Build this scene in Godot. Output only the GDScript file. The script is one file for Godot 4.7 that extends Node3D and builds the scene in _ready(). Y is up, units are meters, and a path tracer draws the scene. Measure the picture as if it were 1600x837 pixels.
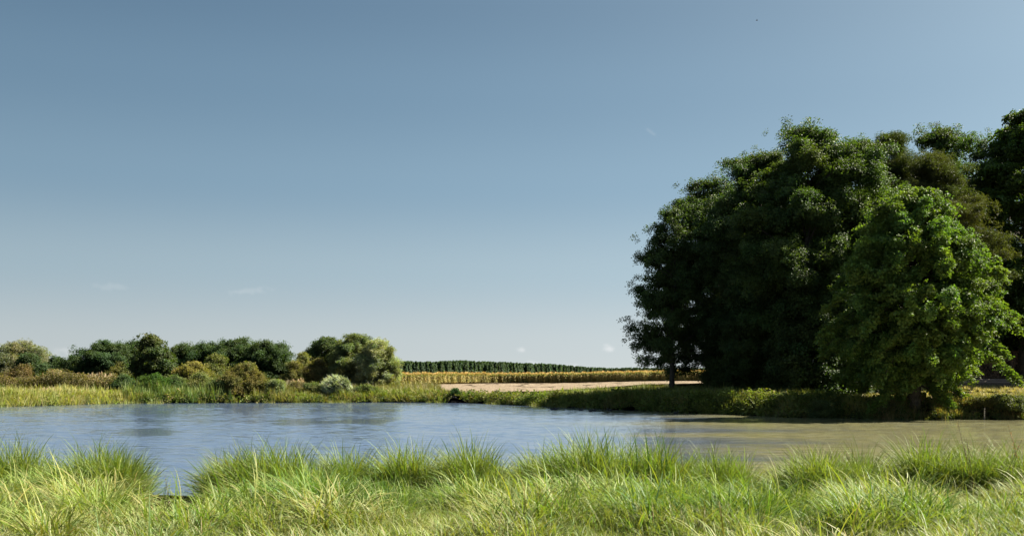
extends Node3D

const F := 1537.0      # focal length in pixels of the 1600 x 837 frame
const HOR := 592.0     # row of the level line
const EYE := 2.0
const WAVE := 0.016    # height of the ripples
const SU := [-700.0, -300.0, 0.0, 200.0, 400.0, 620.0, 720.0, 830.0, 900.0, 975.0, 1100.0, 1250.0, 1400.0, 1600.0, 2000.0, 2600.0]
const SD := [62.0, 66.0, 71.0, 81.0, 83.0, 85.0, 83.0, 73.5, 69.0, 64.0, 56.5, 51.5, 49.5, 48.5, 47.0, 46.0]

var rng := RandomNumberGenerator.new()
var bump := FastNoiseLite.new()
var patch := FastNoiseLite.new()
var used := {}
var M := {}
var sprays := []
var tufts := {}

# ------------------------------------------------------------------ helpers
class Geo:
	var v := PackedVector3Array()
	var n := PackedVector3Array()
	var c := PackedColorArray()
	var i := PackedInt32Array()
	var smooth := false
	func put(p: Vector3, col: Color, nn := Vector3.UP) -> int:
		v.append(p)
		c.append(col)
		n.append(nn)
		return v.size() - 1
	func tri(a: int, b: int, d: int) -> void:
		i.append(a)
		i.append(b)
		i.append(d)
	func mesh() -> ArrayMesh:
		var a := []
		a.resize(Mesh.ARRAY_MAX)
		a[Mesh.ARRAY_VERTEX] = v
		if smooth:
			a[Mesh.ARRAY_NORMAL] = n
		a[Mesh.ARRAY_COLOR] = c
		a[Mesh.ARRAY_INDEX] = i
		var m := ArrayMesh.new()
		m.add_surface_from_arrays(Mesh.PRIMITIVE_TRIANGLES, a)
		return m

func numbered(called: String) -> String:
	if not used.has(called):
		used[called] = 0
		return called
	used[called] += 1
	return "%s_%03d" % [called, used[called]]

func thing(called: String, label: String, category: String, at := Vector3.ZERO, group := "") -> Node3D:
	var o := Node3D.new()
	o.name = numbered(called)
	add_child(o)
	o.position = at
	o.set_meta("label", label)
	o.set_meta("category", category)
	if group:
		o.set_meta("group", group)
	return o

func part(called: String, m: Mesh, mat: Material, parent: Node3D) -> MeshInstance3D:
	var o := MeshInstance3D.new()
	o.name = called
	o.mesh = m
	o.material_override = mat
	parent.add_child(o, true)
	if called in ["stems", "seed_heads", "blossoms"]:
		o.set_meta("kind", "stuff")
	return o

func setting(called: String, m: Mesh, mat: Material, label: String, kind := "structure") -> MeshInstance3D:
	var o := MeshInstance3D.new()
	o.name = numbered(called)
	o.mesh = m
	if mat:
		o.material_override = mat
	add_child(o)
	o.set_meta("kind", kind)
	o.set_meta("label", label)
	return o

func scatter(called: String, m: Mesh, mat: Material, where: Array, tint: Array, parent: Node3D, label := "", category := "") -> MultiMeshInstance3D:
	var mm := MultiMesh.new()
	mm.transform_format = MultiMesh.TRANSFORM_3D
	mm.use_colors = true
	mm.mesh = m
	mm.instance_count = where.size()
	for k in where.size():
		mm.set_instance_transform(k, where[k])
		mm.set_instance_color(k, tint[k])
	var o := MultiMeshInstance3D.new()
	o.name = called
	o.multimesh = mm
	o.material_override = mat
	parent.add_child(o, true)
	if parent == self:
		o.set_meta("kind", "stuff")
		o.set_meta("label", label)
		o.set_meta("category", category)
	else:
		o.set_meta("kind", "stuff")
	return o

func rr(a: float, b: float) -> float:
	return rng.randf_range(a, b)

func along(xs: Array, ys: Array, x: float) -> float:
	if x <= xs[0]:
		return ys[0]
	for k in range(1, xs.size()):
		if x <= xs[k]:
			return lerpf(ys[k - 1], ys[k], smoothstep(0.0, 1.0, (x - xs[k - 1]) / (xs[k] - xs[k - 1])) * 0.5 + 0.5 * (x - xs[k - 1]) / (xs[k] - xs[k - 1]))
	return ys[-1]

func prof_at(p: Array, t: float) -> float:
	var f := clampf(t, 0.0, 1.0) * (p.size() - 1)
	var k := mini(int(f), p.size() - 2)
	return lerpf(p[k], p[k + 1], f - k)

func unit() -> Vector3:
	var y := rr(-1.0, 1.0)
	var a := rr(0.0, TAU)
	var q := sqrt(1.0 - y * y)
	return Vector3(q * cos(a), y, q * sin(a))

func frame(up: Vector3, yaw: float, size: Vector3) -> Basis:
	var y := up.normalized()
	var x := y.cross(Vector3(0.31, 0.2, 0.93)).normalized()
	var b := Basis(x, y, x.cross(y))
	return Basis(y, yaw) * b * Basis.from_scale(size)

func shift(c: Color, v: float, warm: float) -> Color:
	return Color(c.r * v * (1.0 + warm), c.g * v, c.b * v * (1.0 - warm * 0.5))

# ------------------------------------------------------------------ land
func px_u(x: float, d: float) -> float:
	return 800.0 + x / maxf(d, 0.5) * F

func far_d(x: float, d: float) -> float:
	return along(SU, SD, px_u(x, d)) + 0.5 * bump.get_noise_2d(x * 6.0, 40.0)

func near_d(x: float) -> float:
	return 16.6 + 0.45 * sin(x * 0.7 + 1.0) + 0.25 * sin(x * 1.9)

func inside(x: float, z: float) -> float:
	var d := -z
	if d < 2.0:
		return d - near_d(x)
	return minf(minf(d - near_d(x), far_d(x, d) - d), minf(x + 85.0, 70.0 - x))

func ground_h(x: float, z: float) -> float:
	var d := -z
	var i := inside(x, z)
	if i > 0.0:
		return -minf(i * 0.45, 0.9)
	var e := -i
	var rough := bump.get_noise_2d(x * 2.0, z * 2.0)
	if d < 32.0:
		return 0.10 * smoothstep(0.0, 0.5, e) + 0.27 * smoothstep(0.5, 7.0, e) + 0.06 * rough * minf(e, 1.0)
	var rf := smoothstep(820.0, 1060.0, px_u(x, d))
	var h := lerpf(0.35, 0.8, rf) * smoothstep(0.0, 1.1, e) + lerpf(0.45, 0.75, rf) * smoothstep(2.0, 24.0, e)
	h += lerpf(0.30, 0.0, rf) * smoothstep(60.0, 110.0, e) + 0.9 * smoothstep(200.0, 420.0, d)
	return h + 0.10 * rough * minf(e, 1.0)

func spot(u: float, d: float) -> Vector3:
	var x := (u - 800.0) / F * d
	return Vector3(x, ground_h(x, -d), -d)

func row_y(v: float, d: float) -> float:
	return EYE - (v - HOR) / F * d

# ------------------------------------------------------------------ plant pieces
func leaf_spray(n: int, ll: float, lw: float, thick: float, tilt: float, mixed: float) -> ArrayMesh:
	var g := Geo.new()
	for k in n:
		var p := unit() * pow(rng.randf(), 0.45) * 0.5
		p.y *= thick
		var up := (Vector3.UP + unit() * tilt).normalized()
		var a := rr(0, TAU)
		var f := (Vector3(cos(a), 0, sin(a)) + Vector3(p.x, 0, p.z) * 1.6)
		f = (f - up * f.dot(up)).normalized()
		var s := f.cross(up)
		var l := ll * rr(0.65, 1.25)
		var w := lw * rr(0.75, 1.2)
		var val := 1.0 + rr(-mixed, mixed)
		var col := Color(val * (1.0 + rr(-0.12, 0.16)), val, val * rr(0.8, 1.1))
		var b := g.put(p, col)
		var c1 := g.put(p + f * l * 0.45 + s * w * 0.5 + up * w * 0.12, col)
		var t := g.put(p + f * l - up * l * 0.12, col)
		var c2 := g.put(p + f * l * 0.45 - s * w * 0.5 + up * w * 0.12, col)
		g.tri(b, t, c1)
		g.tri(b, c2, t)
	return g.mesh()

func tuft(n: int, rad: float, h: float, w: float, tilt: float, droop: float, straw: float, wind := Vector3.ZERO, segs := 5) -> ArrayMesh:
	var g := Geo.new()
	for k in n:
		var a := rr(0, TAU)
		var q := rad * sqrt(rng.randf())
		var p := Vector3(q * cos(a), -0.03, q * sin(a))
		a += rr(-0.9, 0.9)
		var th := rr(0.03, tilt)
		var bend := droop * rr(0.4, 1.4)
		var l := h * rr(0.5, 1.12)
		var bw := w * rr(0.55, 1.25)
		var tw := rr(-0.8, 0.8)
		var col := Color(1, 1, 1)
		var kind := rng.randf()
		if kind < straw:
			col = Color(1.75, 1.25, 1.9) * rr(0.7, 1.2)
		else:
			col = Color(rr(0.75, 1.3), rr(0.85, 1.15), rr(0.7, 1.2)) * rr(0.8, 1.2)
		var side := Vector3(-sin(a + tw), 0, cos(a + tw))
		var last := [-1, -1]
		for s in segs + 1:
			var t := float(s) / segs
			var half := bw * 0.5 * (1.0 - pow(t, 2.2)) * (0.65 + 0.7 * minf(t * 2.5, 0.5))
			if s == segs:
				var e := g.put(p, col)
				g.tri(last[0], e, last[1])
			else:
				var i0 := g.put(p - side * half, col)
				var i1 := g.put(p + side * half, col)
				if s > 0:
					g.tri(last[0], i0, i1)
					g.tri(last[0], i1, last[1])
				last = [i0, i1]
			var dir := (Vector3(sin(th) * cos(a), cos(th), sin(th) * sin(a)) + wind * t).normalized()
			p += dir * l / segs
			th += bend / segs * (0.5 + t)
	return g.mesh()

func tube(g: Geo, pts: Array, radii: Array, sides: int, col := Color(1, 1, 1)) -> void:
	g.smooth = true
	var ring := -1
	for k in pts.size():
		var t: Vector3 = (pts[mini(k + 1, pts.size() - 1)] - pts[maxi(k - 1, 0)]).normalized()
		var x := t.cross(Vector3(0.2, 0.1, 0.97)).normalized()
		var y := t.cross(x)
		var first := g.v.size()
		for s in sides:
			var a := TAU * s / sides
			var o := x * cos(a) + y * sin(a)
			g.put(pts[k] + o * radii[k], col, o)
		if ring >= 0:
			for s in sides:
				var s2 := (s + 1) % sides
				g.tri(ring + s, first + s, first + s2)
				g.tri(ring + s, first + s2, ring + s2)
		ring = first

func limb(g: Geo, a: Vector3, b: Vector3, r0: float, r1: float, sag: float, sides := 5) -> void:
	var pts := []
	var radii := []
	var wob := unit() * a.distance_to(b) * 0.07
	for k in 6:
		var t := k / 5.0
		pts.append(a.lerp(b, t) + (Vector3.UP * sag * a.distance_to(b) + wob) * sin(t * PI))
		radii.append(lerpf(r0, r1, pow(t, 0.8)))
	tube(g, pts, radii, sides)

# a tree or bush: u, vt and w place it (pixels of the photograph at the distance d)
func plant(called: String, label: String, category: String, group: String, q: Dictionary) -> Node3D:
	var d: float = q.d
	var at := spot(q.u, d)
	var o := thing(called, label, category, at, group)
	var h: float = row_y(q.vt, d) - at.y
	var r: float = q.w * 0.5 / F * d
	var prof: Array = q.prof
	var low: float = q.get("low", 0.0)
	var lobes: int = q.get("lobes", 30)
	var per: int = q.get("per", 70)
	var size: float = q.get("size", 0.8) * 0.82
	var lr: float = q.get("lr", 0.3)
	var flat: float = q.get("flat", 0.75)
	var upb: float = q.get("up", 0.8)
	var col: Color = q.col
	var warm: float = q.get("vary", 0.12)
	var tr: float = q.get("trunk", 0.0)
	var off: Vector3 = q.get("lean", Vector3.ZERO)
	var depth: float = q.get("depth", 1.0)
	var where := []
	var tint := []
	var wood := Geo.new()
	var top := Vector3(0, h * 0.86, 0) + off
	var stem := [Vector3(0, -0.2, 0), Vector3(rr(-0.1, 0.1), h * 0.12, rr(-0.1, 0.1)), Vector3(rr(-0.2, 0.2), h * 0.4, rr(-0.2, 0.2)) + off * 0.35, Vector3(rr(-0.3, 0.3), h * 0.65, rr(-0.3, 0.3)) + off * 0.7, top]
	if tr > 0.0:
		tube(wood, stem, [tr * 1.5, tr, tr * 0.75, tr * 0.45, 0.03], 9)
	lobes = int(lobes * 2.6)
	lr *= 0.60
	per = int(per * 0.86)
	var seed_ := rr(0.0, 500.0)
	var ragged: float = q.get("ragged", 0.28)
	var made := 0
	var tries := 0
	while made < lobes and tries < lobes * 20:
		tries += 1
		var t := low + (1.0 - low) * rng.randf()
		var pr := prof_at(prof, t)
		if rng.randf() > pr + 0.10:
			continue
		var az := rr(0, TAU)
		pr *= 1.0 + 0.55 * bump.get_noise_3d(cos(az) * 7.0 + seed_, t * 16.0, sin(az) * 7.0)
		var lrad := minf(r * lr * rr(0.55, 1.3), r * pr * 0.5 + 0.22)
		var rad := maxf(0.0, r * pr - lrad * 0.9) * pow(rr(0.10, 1.0), 0.42)
		var c := Vector3(rad * cos(az), 0, rad * sin(az) * depth) + off * t
		c.y = clampf(t * h + rr(-0.3, 0.3), lrad * flat * 0.6, h - lrad * flat * rr(0.6, 1.1))
		made += 1
		var lobe_v := rr(0.85, 1.15)
		var lobe_w := rr(-warm, warm)
		if tr > 0.0 and made % 4 == 0:
			var from := Vector3(0, maxf(c.y - rad * rr(0.35, 0.7) - 0.3, h * 0.12), 0) + off * t * 0.8
			limb(wood, from, c, tr * 0.26, 0.015, 0.06)
		elif tr <= 0.0 and made % 4 == 0:
			limb(wood, Vector3(0, -0.15, 0), c, 0.05, 0.015, 0.1, 4)
		var n := int(per * lrad * lrad / (r * r * lr * lr) * rr(0.9, 1.1)) + 5
		var outw := Vector3(cos(az), rr(-0.25, 0.35), sin(az)).normalized()
		for k in n:
			var dir := unit()
			if dir.y < -0.25 and rng.randf() < 0.5:
				dir.y = -dir.y
			var reach := pow(rng.randf(), 0.5) * rr(0.75, 1.15)
			if rng.randf() < ragged:
				reach = rr(0.9, 1.9)
			var p := Vector3(dir.x, dir.y * flat, dir.z) * lrad * reach
			p += outw * outw.dot(p) * 0.7
			p += c
			if p.y < 0.05:
				continue
			if bump.get_noise_3d(p.x * 7.0 / size + seed_, p.y * 8.0 / size, p.z * 7.0 / size) < rr(-0.5, 0.02):
				continue
			var s := size * rr(0.7, 1.25)
			where.append(Transform3D(frame(dir + Vector3.UP * upb, rr(0, TAU), Vector3(s, s, s)), p))
			tint.append(shift(col, lobe_v * rr(0.85, 1.15), lobe_w + rr(-0.05, 0.05)))
	if wood.v.size():
		part("trunk" if tr > 0.0 else "stems", wood.mesh(), q.get("bark", M.bark), o)
	scatter("crown" if tr > 0.0 else "foliage", sprays[q.get("spray", 0)], M.leaf if d < 78.0 else M.scrub, where, tint, o)
	return o

func ribbon(u0: float, u1: float, count: int, emin: float, emax: float, sizes: Vector2, cols: Array, where: Array, tint: Array, spread := 0.25, sink := 0.0) -> void:
	for k in count:
		var u := rr(u0, u1)
		var d := along(SU, SD, u) + lerpf(emin, emax, rng.randf())
		var p := spot(u, d)
		p.y -= sink
		if p.y < -0.05:
			continue
		var s := rr(sizes.x, sizes.y) * (1.0 + 0.55 * patch.get_noise_2d(p.x * 3.0 + 31.0, p.z * 5.0))
		where.append(Transform3D(frame(Vector3.UP + unit() * spread, rr(0, TAU), Vector3(s, s * rr(0.85, 1.2), s)), p))
		var f := patch.get_noise_2d(p.x * 1.5, p.z * 3.0) * 0.5 + 0.5 + rr(-0.25, 0.25)
		var a: Color = cols[clampi(int(f * cols.size()), 0, cols.size() - 1)]
		tint.append(shift(a, 1.4 * rr(0.75, 1.25), rr(-0.1, 0.1)))

# ------------------------------------------------------------------ scene
func _ready() -> void:
	var cam := Camera3D.new()
	cam.name = "camera"
	cam.position = Vector3(0, EYE, 0)
	cam.projection = Camera3D.PROJECTION_FRUSTUM
	cam.near = 0.1
	cam.far = 6000.0
	cam.size = 0.1 * 837.0 / F
	cam.frustum_offset = Vector2(0, (HOR - 418.5) / F * 0.1)
	add_child(cam)
	cam.current = true

	var sun := DirectionalLight3D.new()
	sun.name = "sun"
	sun.light_energy = 1.6
	sun.light_color = Color(1.0, 0.965, 0.90)
	sun.light_angular_distance = 0.5
	sun.shadow_enabled = true
	add_child(sun)
	var az := deg_to_rad(75.0)
	var el := deg_to_rad(43.0)
	var to_sun := Vector3(sin(az) * cos(el), sin(el), -cos(az) * cos(el))
	sun.look_at_from_position(Vector3.ZERO, -to_sun, Vector3.UP)

	var world := WorldEnvironment.new()
	world.name = "world_environment"
	var env := Environment.new()
	env.background_mode = Environment.BG_SKY
	env.tonemap_mode = Environment.TONE_MAPPER_LINEAR
	env.tonemap_exposure = 4.0
	env.sdfgi_enabled = true
	env.ssao_enabled = true
	env.ssil_enabled = true
	var sky := Sky.new()
	var pano := PanoramaSkyMaterial.new()
	pano.panorama = sky_picture(to_sun, 4.0)
	sky.sky_material = pano
	env.sky = sky
	env.sky_rotation = Vector3(0, PI, 0)
	world.environment = env
	add_child(world)

	rng.seed = 71
	bump.seed = 5
	bump.frequency = 0.15
	bump.fractal_octaves = 3
	patch.seed = 9
	patch.frequency = 0.11
	patch.fractal_octaves = 3

	materials()
	land()
	water()
	pieces()
	grove()
	far_left()
	banks()
	corn_and_forest()
	small_things()
	near_grass()

func sky_picture(to_sun: Vector3, exposure: float) -> ImageTexture:
	var w := 512
	var h := 256
	var im := Image.create(w, h, false, Image.FORMAT_RGBF)
	# colours of the clear air by elevation, linear, as seen in the frame
	var els := [0.0, 2.0, 6.0, 10.8, 16.0, 21.0, 35.0, 60.0, 90.0]
	var rs := [0.62, 0.575, 0.40, 0.245, 0.170, 0.118, 0.080, 0.060, 0.052]
	var gs := [0.67, 0.645, 0.53, 0.385, 0.290, 0.215, 0.155, 0.118, 0.105]
	var bs := [0.67, 0.665, 0.61, 0.510, 0.415, 0.330, 0.255, 0.205, 0.185]
	for y in h:
		var e := 90.0 - (y + 0.5) / h * 180.0
		var ec := maxf(e, 0.0)
		var base := Color(along(els, rs, ec), along(els, gs, ec), along(els, bs, ec))
		for x in w:
			var a := (x + 0.5) / w * TAU + PI
			var er := deg_to_rad(ec)
			var dir := Vector3(sin(a) * cos(er), sin(er), -cos(a) * cos(er))
			var ang := rad_to_deg(acos(clampf(dir.dot(to_sun), -1.0, 1.0)))
			var glow := 0.27 * exp(-(maxf(ang, 14.0) - 45.0) / 14.0)
			var dim := 1.0 - 0.13 * smoothstep(60.0, 100.0, ang)
			im.set_pixel(x, y, Color((base.r * dim + glow * 0.85) / exposure, (base.g * dim + glow * 0.97) / exposure, (base.b * dim + glow) / exposure))
	im.resize(4096, 2048, Image.INTERPOLATE_CUBIC)
	var puff := FastNoiseLite.new()
	puff.seed = 3
	puff.frequency = 0.11
	puff.fractal_octaves = 4
	# far small clouds: column, row (of the photograph), half width, half height, strength
	for c in [[390, 453, 34, 5, 0.10], [108, 549, 24, 8, 0.16], [814, 546, 9, 4, 0.30], [950, 542, 12, 6, 0.34], [830, 566, 12, 5, 0.22], [890, 572, 20, 6, 0.24], [1000, 566, 16, 5, 0.12], [170, 447, 30, 6, 0.06]]:
		var ca := atan((c[0] - 800.0) / F)
		var ce := atan((HOR - c[1]) / F * cos(ca))
		var cx := (ca / TAU + 0.5) * 4096.0
		var cy := (0.5 - ce / PI) * 2048.0
		var k := 4096.0 / TAU / F
		var hw: float = c[2] * k
		var hh: float = c[3] * k
		for yy in range(int(cy - hh * 2.5), int(cy + hh * 2.5) + 1):
			for xx in range(int(cx - hw * 2.0), int(cx + hw * 2.0) + 1):
				var ddx := (xx - cx) / hw
				var ddy := (yy - cy) / hh + (0.8 * ddx if c[1] == 453 else 0.0)
				var m := 1.0 - sqrt(ddx * ddx + ddy * ddy) + 0.9 * puff.get_noise_2d(xx * 0.9, yy * 2.0)
				m = smoothstep(0.0, 0.9, m) * c[4] * 1.45
				var p := im.get_pixel(xx, yy)
				im.set_pixel(xx, yy, p.lerp(Color(0.92, 0.93, 0.94) / exposure, m))
	# a short vapour trail
	for k in 40:
		var t := k / 39.0
		var ca := atan((1011.0 + 13.0 * t - 800.0) / F)
		var ce := atan((HOR - 201.0 - 10.0 * t) / F * cos(ca))
		var xx := int((ca / TAU + 0.5) * 4096.0)
		var yy := int((0.5 - ce / PI) * 2048.0)
		im.set_pixel(xx, yy, im.get_pixel(xx, yy).lerp(Color(0.92, 0.93, 0.94) / exposure, 0.022))
	return ImageTexture.create_from_image(im)

func noise_tex(freq: float, oct: int, size: int, normal := false, strength := 4.0, seed_ := 1) -> ImageTexture:
	var n := FastNoiseLite.new()
	n.seed = seed_
	n.frequency = freq
	n.fractal_octaves = oct
	var im := n.get_seamless_image(size, size)
	if normal:
		im.convert(Image.FORMAT_RGBA8)
		im.bump_map_to_normal_map(strength)
	return ImageTexture.create_from_image(im)

func mottled(freq: float, oct: int, size: int, lo: Color, hi: Color, seed_ := 1) -> ImageTexture:
	var n := FastNoiseLite.new()
	n.seed = seed_
	n.frequency = freq
	n.fractal_octaves = oct
	var im := n.get_seamless_image(size, size)
	var out := Image.create(size, size, false, Image.FORMAT_RGB8)
	for y in size:
		for x in size:
			out.set_pixel(x, y, lo.lerp(hi, im.get_pixel(x, y).r))
	return ImageTexture.create_from_image(out)

func materials() -> void:
	var leaf := StandardMaterial3D.new()
	leaf.vertex_color_use_as_albedo = true
	leaf.roughness = 0.56
	leaf.metallic_specular = 0.32
	leaf.backlight_enabled = true
	leaf.backlight = Color(0.86, 0.92, 0.44)
	M.leaf = leaf
	var scrub: StandardMaterial3D = leaf.duplicate()
	scrub.roughness = 0.75
	scrub.metallic_specular = 0.25
	M.scrub = scrub
	var dry: StandardMaterial3D = scrub.duplicate()
	dry.backlight = Color(0.78, 0.77, 0.54)
	M.dry = dry
	var blade := StandardMaterial3D.new()
	blade.vertex_color_use_as_albedo = true
	blade.roughness = 0.52
	blade.metallic_specular = 0.3
	blade.backlight_enabled = true
	blade.backlight = Color(0.84, 0.88, 0.45)
	M.blade = blade
	var bark := StandardMaterial3D.new()
	bark.albedo_texture = mottled(0.03, 4, 256, Color(0.16, 0.14, 0.12), Color(0.42, 0.38, 0.33))
	bark.uv1_triplanar = true
	bark.uv1_scale = Vector3(2.0, 0.5, 2.0)
	bark.roughness = 0.95
	bark.normal_enabled = true
	bark.normal_texture = noise_tex(0.03, 4, 256, true, 8.0)
	M.bark = bark
	var birch: StandardMaterial3D = bark.duplicate()
	birch.albedo_texture = mottled(0.05, 3, 256, Color(0.35, 0.33, 0.30), Color(0.92, 0.9, 0.86), 4)
	M.birch = birch
	var soil := StandardMaterial3D.new()
	soil.vertex_color_use_as_albedo = true
	soil.albedo_texture = mottled(0.02, 5, 512, Color(0.55, 0.52, 0.48), Color(1.0, 1.0, 1.0), 2)
	soil.uv1_triplanar = true
	soil.uv1_world_triplanar = true
	soil.uv1_scale = Vector3(0.17, 0.17, 0.17)
	soil.roughness = 1.0
	soil.metallic_specular = 0.2
	soil.normal_enabled = true
	soil.normal_texture = noise_tex(0.06, 4, 512, true, 6.0)
	M.soil = soil
	var plain := StandardMaterial3D.new()
	plain.vertex_color_use_as_albedo = true
	plain.roughness = 0.7
	M.plain = plain
	var stone := StandardMaterial3D.new()
	stone.vertex_color_use_as_albedo = true
	stone.albedo_texture = mottled(0.04, 4, 128, Color(0.6, 0.6, 0.6), Color(1, 1, 1), 8)
	stone.uv1_triplanar = true
	stone.uv1_scale = Vector3(2, 2, 2)
	stone.roughness = 0.9
	M.stone = stone

func axis(fine0: float, fine1: float, step: float, lo: float, hi: float) -> Array:
	var out := []
	var v := fine0
	while v <= fine1 + 0.001:
		out.append(v)
		v += step
	var g := step
	v = fine1
	while v < hi:
		g *= 1.28
		v = minf(v + g, hi)
		out.append(v)
	g = step
	v = fine0
	while v > lo:
		g *= 1.28
		v = maxf(v - g, lo)
		out.push_front(v)
	return out

func land() -> void:
	var g := Geo.new()
	g.smooth = true
	var xs := axis(-90.0, 75.0, 0.7, -2600.0, 2600.0)
	var zs := axis(-112.0, -2.0, 0.45, -3400.0, 400.0)
	var soil_c := Color(0.075, 0.065, 0.04)
	for z in zs:
		for x in xs:
			var d: float = -z
			var i := inside(x, z)
			var y := ground_h(x, z)
			var col := Color(0.13, 0.13, 0.055)
			if i > -0.9:
				col = soil_c
			elif d < 30.0:
				col = Color(0.11, 0.11, 0.05)
			else:
				var u := px_u(x, d)
				var pn := patch.get_noise_2d(x * 1.2, z * 1.2)
				if u > 1215.0 + 60.0 * pn and d < 80.0:
					col = Color(0.33, 0.26, 0.145) if pn > -0.3 else Color(0.22, 0.21, 0.10)
				elif u > 850.0:
					col = Color(0.12, 0.125, 0.055)
				elif d > 180.0:
					col = Color(0.2, 0.17, 0.08)
			g.put(Vector3(x, y, z), col)
	var w := xs.size()
	for r in zs.size() - 1:
		for k in w - 1:
			var a := r * w + k
			g.tri(a, a + w, a + w + 1)
			g.tri(a, a + w + 1, a + 1)
	# smooth normals from the heights
	for r in zs.size():
		for k in w:
			var l: Vector3 = g.v[r * w + maxi(k - 1, 0)]
			var rgt: Vector3 = g.v[r * w + mini(k + 1, w - 1)]
			var up: Vector3 = g.v[maxi(r - 1, 0) * w + k]
			var dn: Vector3 = g.v[mini(r + 1, zs.size() - 1) * w + k]
			g.n[r * w + k] = (dn - up).cross(rgt - l).normalized()
	setting("ground", g.mesh(), M.soil, "grassy ground around the pond and out to the horizon")

	# the harvested field: a sheet just above the ground
	var f := Geo.new()
	f.smooth = true
	var n := 60
	for r in n + 1:
		var t := float(r) / n
		for k in n + 1:
			var s := float(k) / n
			var d := lerpf(92.5, 192.0, t)
			var u := lerpf(lerpf(665.0, 630.0, t), 1420.0, s)
			d += 2.0 * (1.0 - t) * sin(s * 9.0)
			var p := spot(u, d)
			var c := patch.get_noise_2d(p.x * 0.5, p.z * 1.6)
			f.put(p + Vector3(0, 0.03, 0), Color(0.31, 0.252, 0.182) * (1.0 + 0.22 * c + 0.09 * sin(t * 70.0 + s * 5.0)), Vector3.UP)
	for r in n:
		for k in n:
			var a := r * (n + 1) + k
			f.tri(a, a + n + 1, a + n + 2)
			f.tri(a, a + n + 2, a + 1)
	setting("stubble_field", f.mesh(), M.soil, "pale pinkish harvested field between the pond and the maize")

func water() -> void:
	var m := StandardMaterial3D.new()
	m.vertex_color_use_as_albedo = true
	m.roughness = 0.04
	m.metallic_specular = 0.36
	m.normal_enabled = true
	m.normal_scale = 0.10
	m.uv1_triplanar = true
	m.uv1_world_triplanar = true
	m.uv1_scale = Vector3(0.3, 0.42, 0.42)
	var swell := FastNoiseLite.new()
	swell.seed = 12
	swell.frequency = 0.02
	swell.fractal_octaves = 4
	var rip := swell.get_seamless_image(512, 1024)
	rip.convert(Image.FORMAT_RGBA8)
	rip.resize(1024, 1024, Image.INTERPOLATE_CUBIC)
	rip.bump_map_to_normal_map(9.0)
	m.normal_texture = ImageTexture.create_from_image(rip)
	var lane := FastNoiseLite.new()
	lane.seed = 21
	lane.frequency = 0.05
	lane.fractal_octaves = 4
	var wave := FastNoiseLite.new()
	wave.seed = 33
	wave.frequency = 1.0
	wave.fractal_octaves = 2
	var g := Geo.new()
	g.smooth = true
	var ds := []
	var d := 13.0
	while d < 90.0:
		ds.append(d)
		d += 0.048 + 0.0009 * d
	var us := []
	var x := -88.0
	while x < 73.0:
		us.append(x)
		x += 0.32
	for dd in ds:
		for xx in us:
			var u := px_u(xx, dd)
			var n := lane.get_noise_2d(xx * 0.35, dd * 3.0)
			var fine := lane.get_noise_2d(xx * 4.0 + 300.0, dd * 20.0) * 0.7
			var calm := -0.5
			calm = maxf(calm, 0.75 - absf(dd - 46.5) / 4.5 - 0.9 * (1.0 - smoothstep(385.0, 450.0, u) * (1.0 - smoothstep(585.0, 635.0, u))))
			calm = maxf(calm, 0.75 - absf(dd - 37.0) / 4.2 - 0.9 * (1.0 - smoothstep(160.0, 215.0, u) * (1.0 - smoothstep(255.0, 290.0, u))))
			calm = maxf(calm, 0.5 - absf(dd - 62.5) / 2.0 - 0.9 * (1.0 - smoothstep(520.0, 590.0, u) * (1.0 - smoothstep(600.0, 690.0, u))))
			calm = maxf(calm, 0.6 - absf(dd - 46.6) / 2.2 - 0.9 * (1.0 - smoothstep(1080.0, 1180.0, u)))
			if dd > 40.0:
				calm = maxf(calm, 0.85 - (far_d(xx, dd) - dd) / (3.5 if u < 700.0 else 1.6))
			calm += n * 0.55 + fine
			var amp := WAVE * lerpf(1.0, 0.05, smoothstep(-0.1, 0.35, calm)) * (1.0 + 0.5 * n)
			var y := amp * (wave.get_noise_2d(xx * 0.75, dd * 2.6) + 0.35 * wave.get_noise_2d(xx * 0.25 + 70.0, dd * 0.8))
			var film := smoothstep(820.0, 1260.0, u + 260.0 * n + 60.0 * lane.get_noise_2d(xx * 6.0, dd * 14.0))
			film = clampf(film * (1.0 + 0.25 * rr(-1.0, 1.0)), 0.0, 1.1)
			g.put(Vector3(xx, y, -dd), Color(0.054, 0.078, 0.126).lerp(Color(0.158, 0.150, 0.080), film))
	var w := us.size()
	var rows := ds.size()
	for r in rows:
		for k in w:
			var l: Vector3 = g.v[r * w + maxi(k - 1, 0)]
			var rgt: Vector3 = g.v[r * w + mini(k + 1, w - 1)]
			var fa: Vector3 = g.v[mini(r + 1, rows - 1) * w + k]
			var ne: Vector3 = g.v[maxi(r - 1, 0) * w + k]
			g.n[r * w + k] = (ne - fa).cross(rgt - l).normalized()
	for r in rows - 1:
		for k in w - 1:
			var a := r * w + k
			g.tri(a, a + w, a + w + 1)
			g.tri(a, a + w + 1, a + 1)
	setting("water", g.mesh(), m, "rippled murky pond water with calm streaks")

func pieces() -> void:
	sprays.append(leaf_spray(36, 0.20, 0.135, 0.6, 0.9, 0.42))   # 0 broad leaves
	sprays.append(leaf_spray(38, 0.32, 0.065, 0.7, 1.0, 0.5))    # 1 narrow willow leaves
	sprays.append(leaf_spray(46, 0.30, 0.040, 0.7, 1.1, 0.4))    # 2 needles
	sprays.append(leaf_spray(30, 0.26, 0.19, 0.6, 0.85, 0.3))     # 3 larger leaves
	sprays.append(leaf_spray(26, 0.23, 0.16, 0.9, 1.0, 0.5))     # 4 scrub

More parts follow.
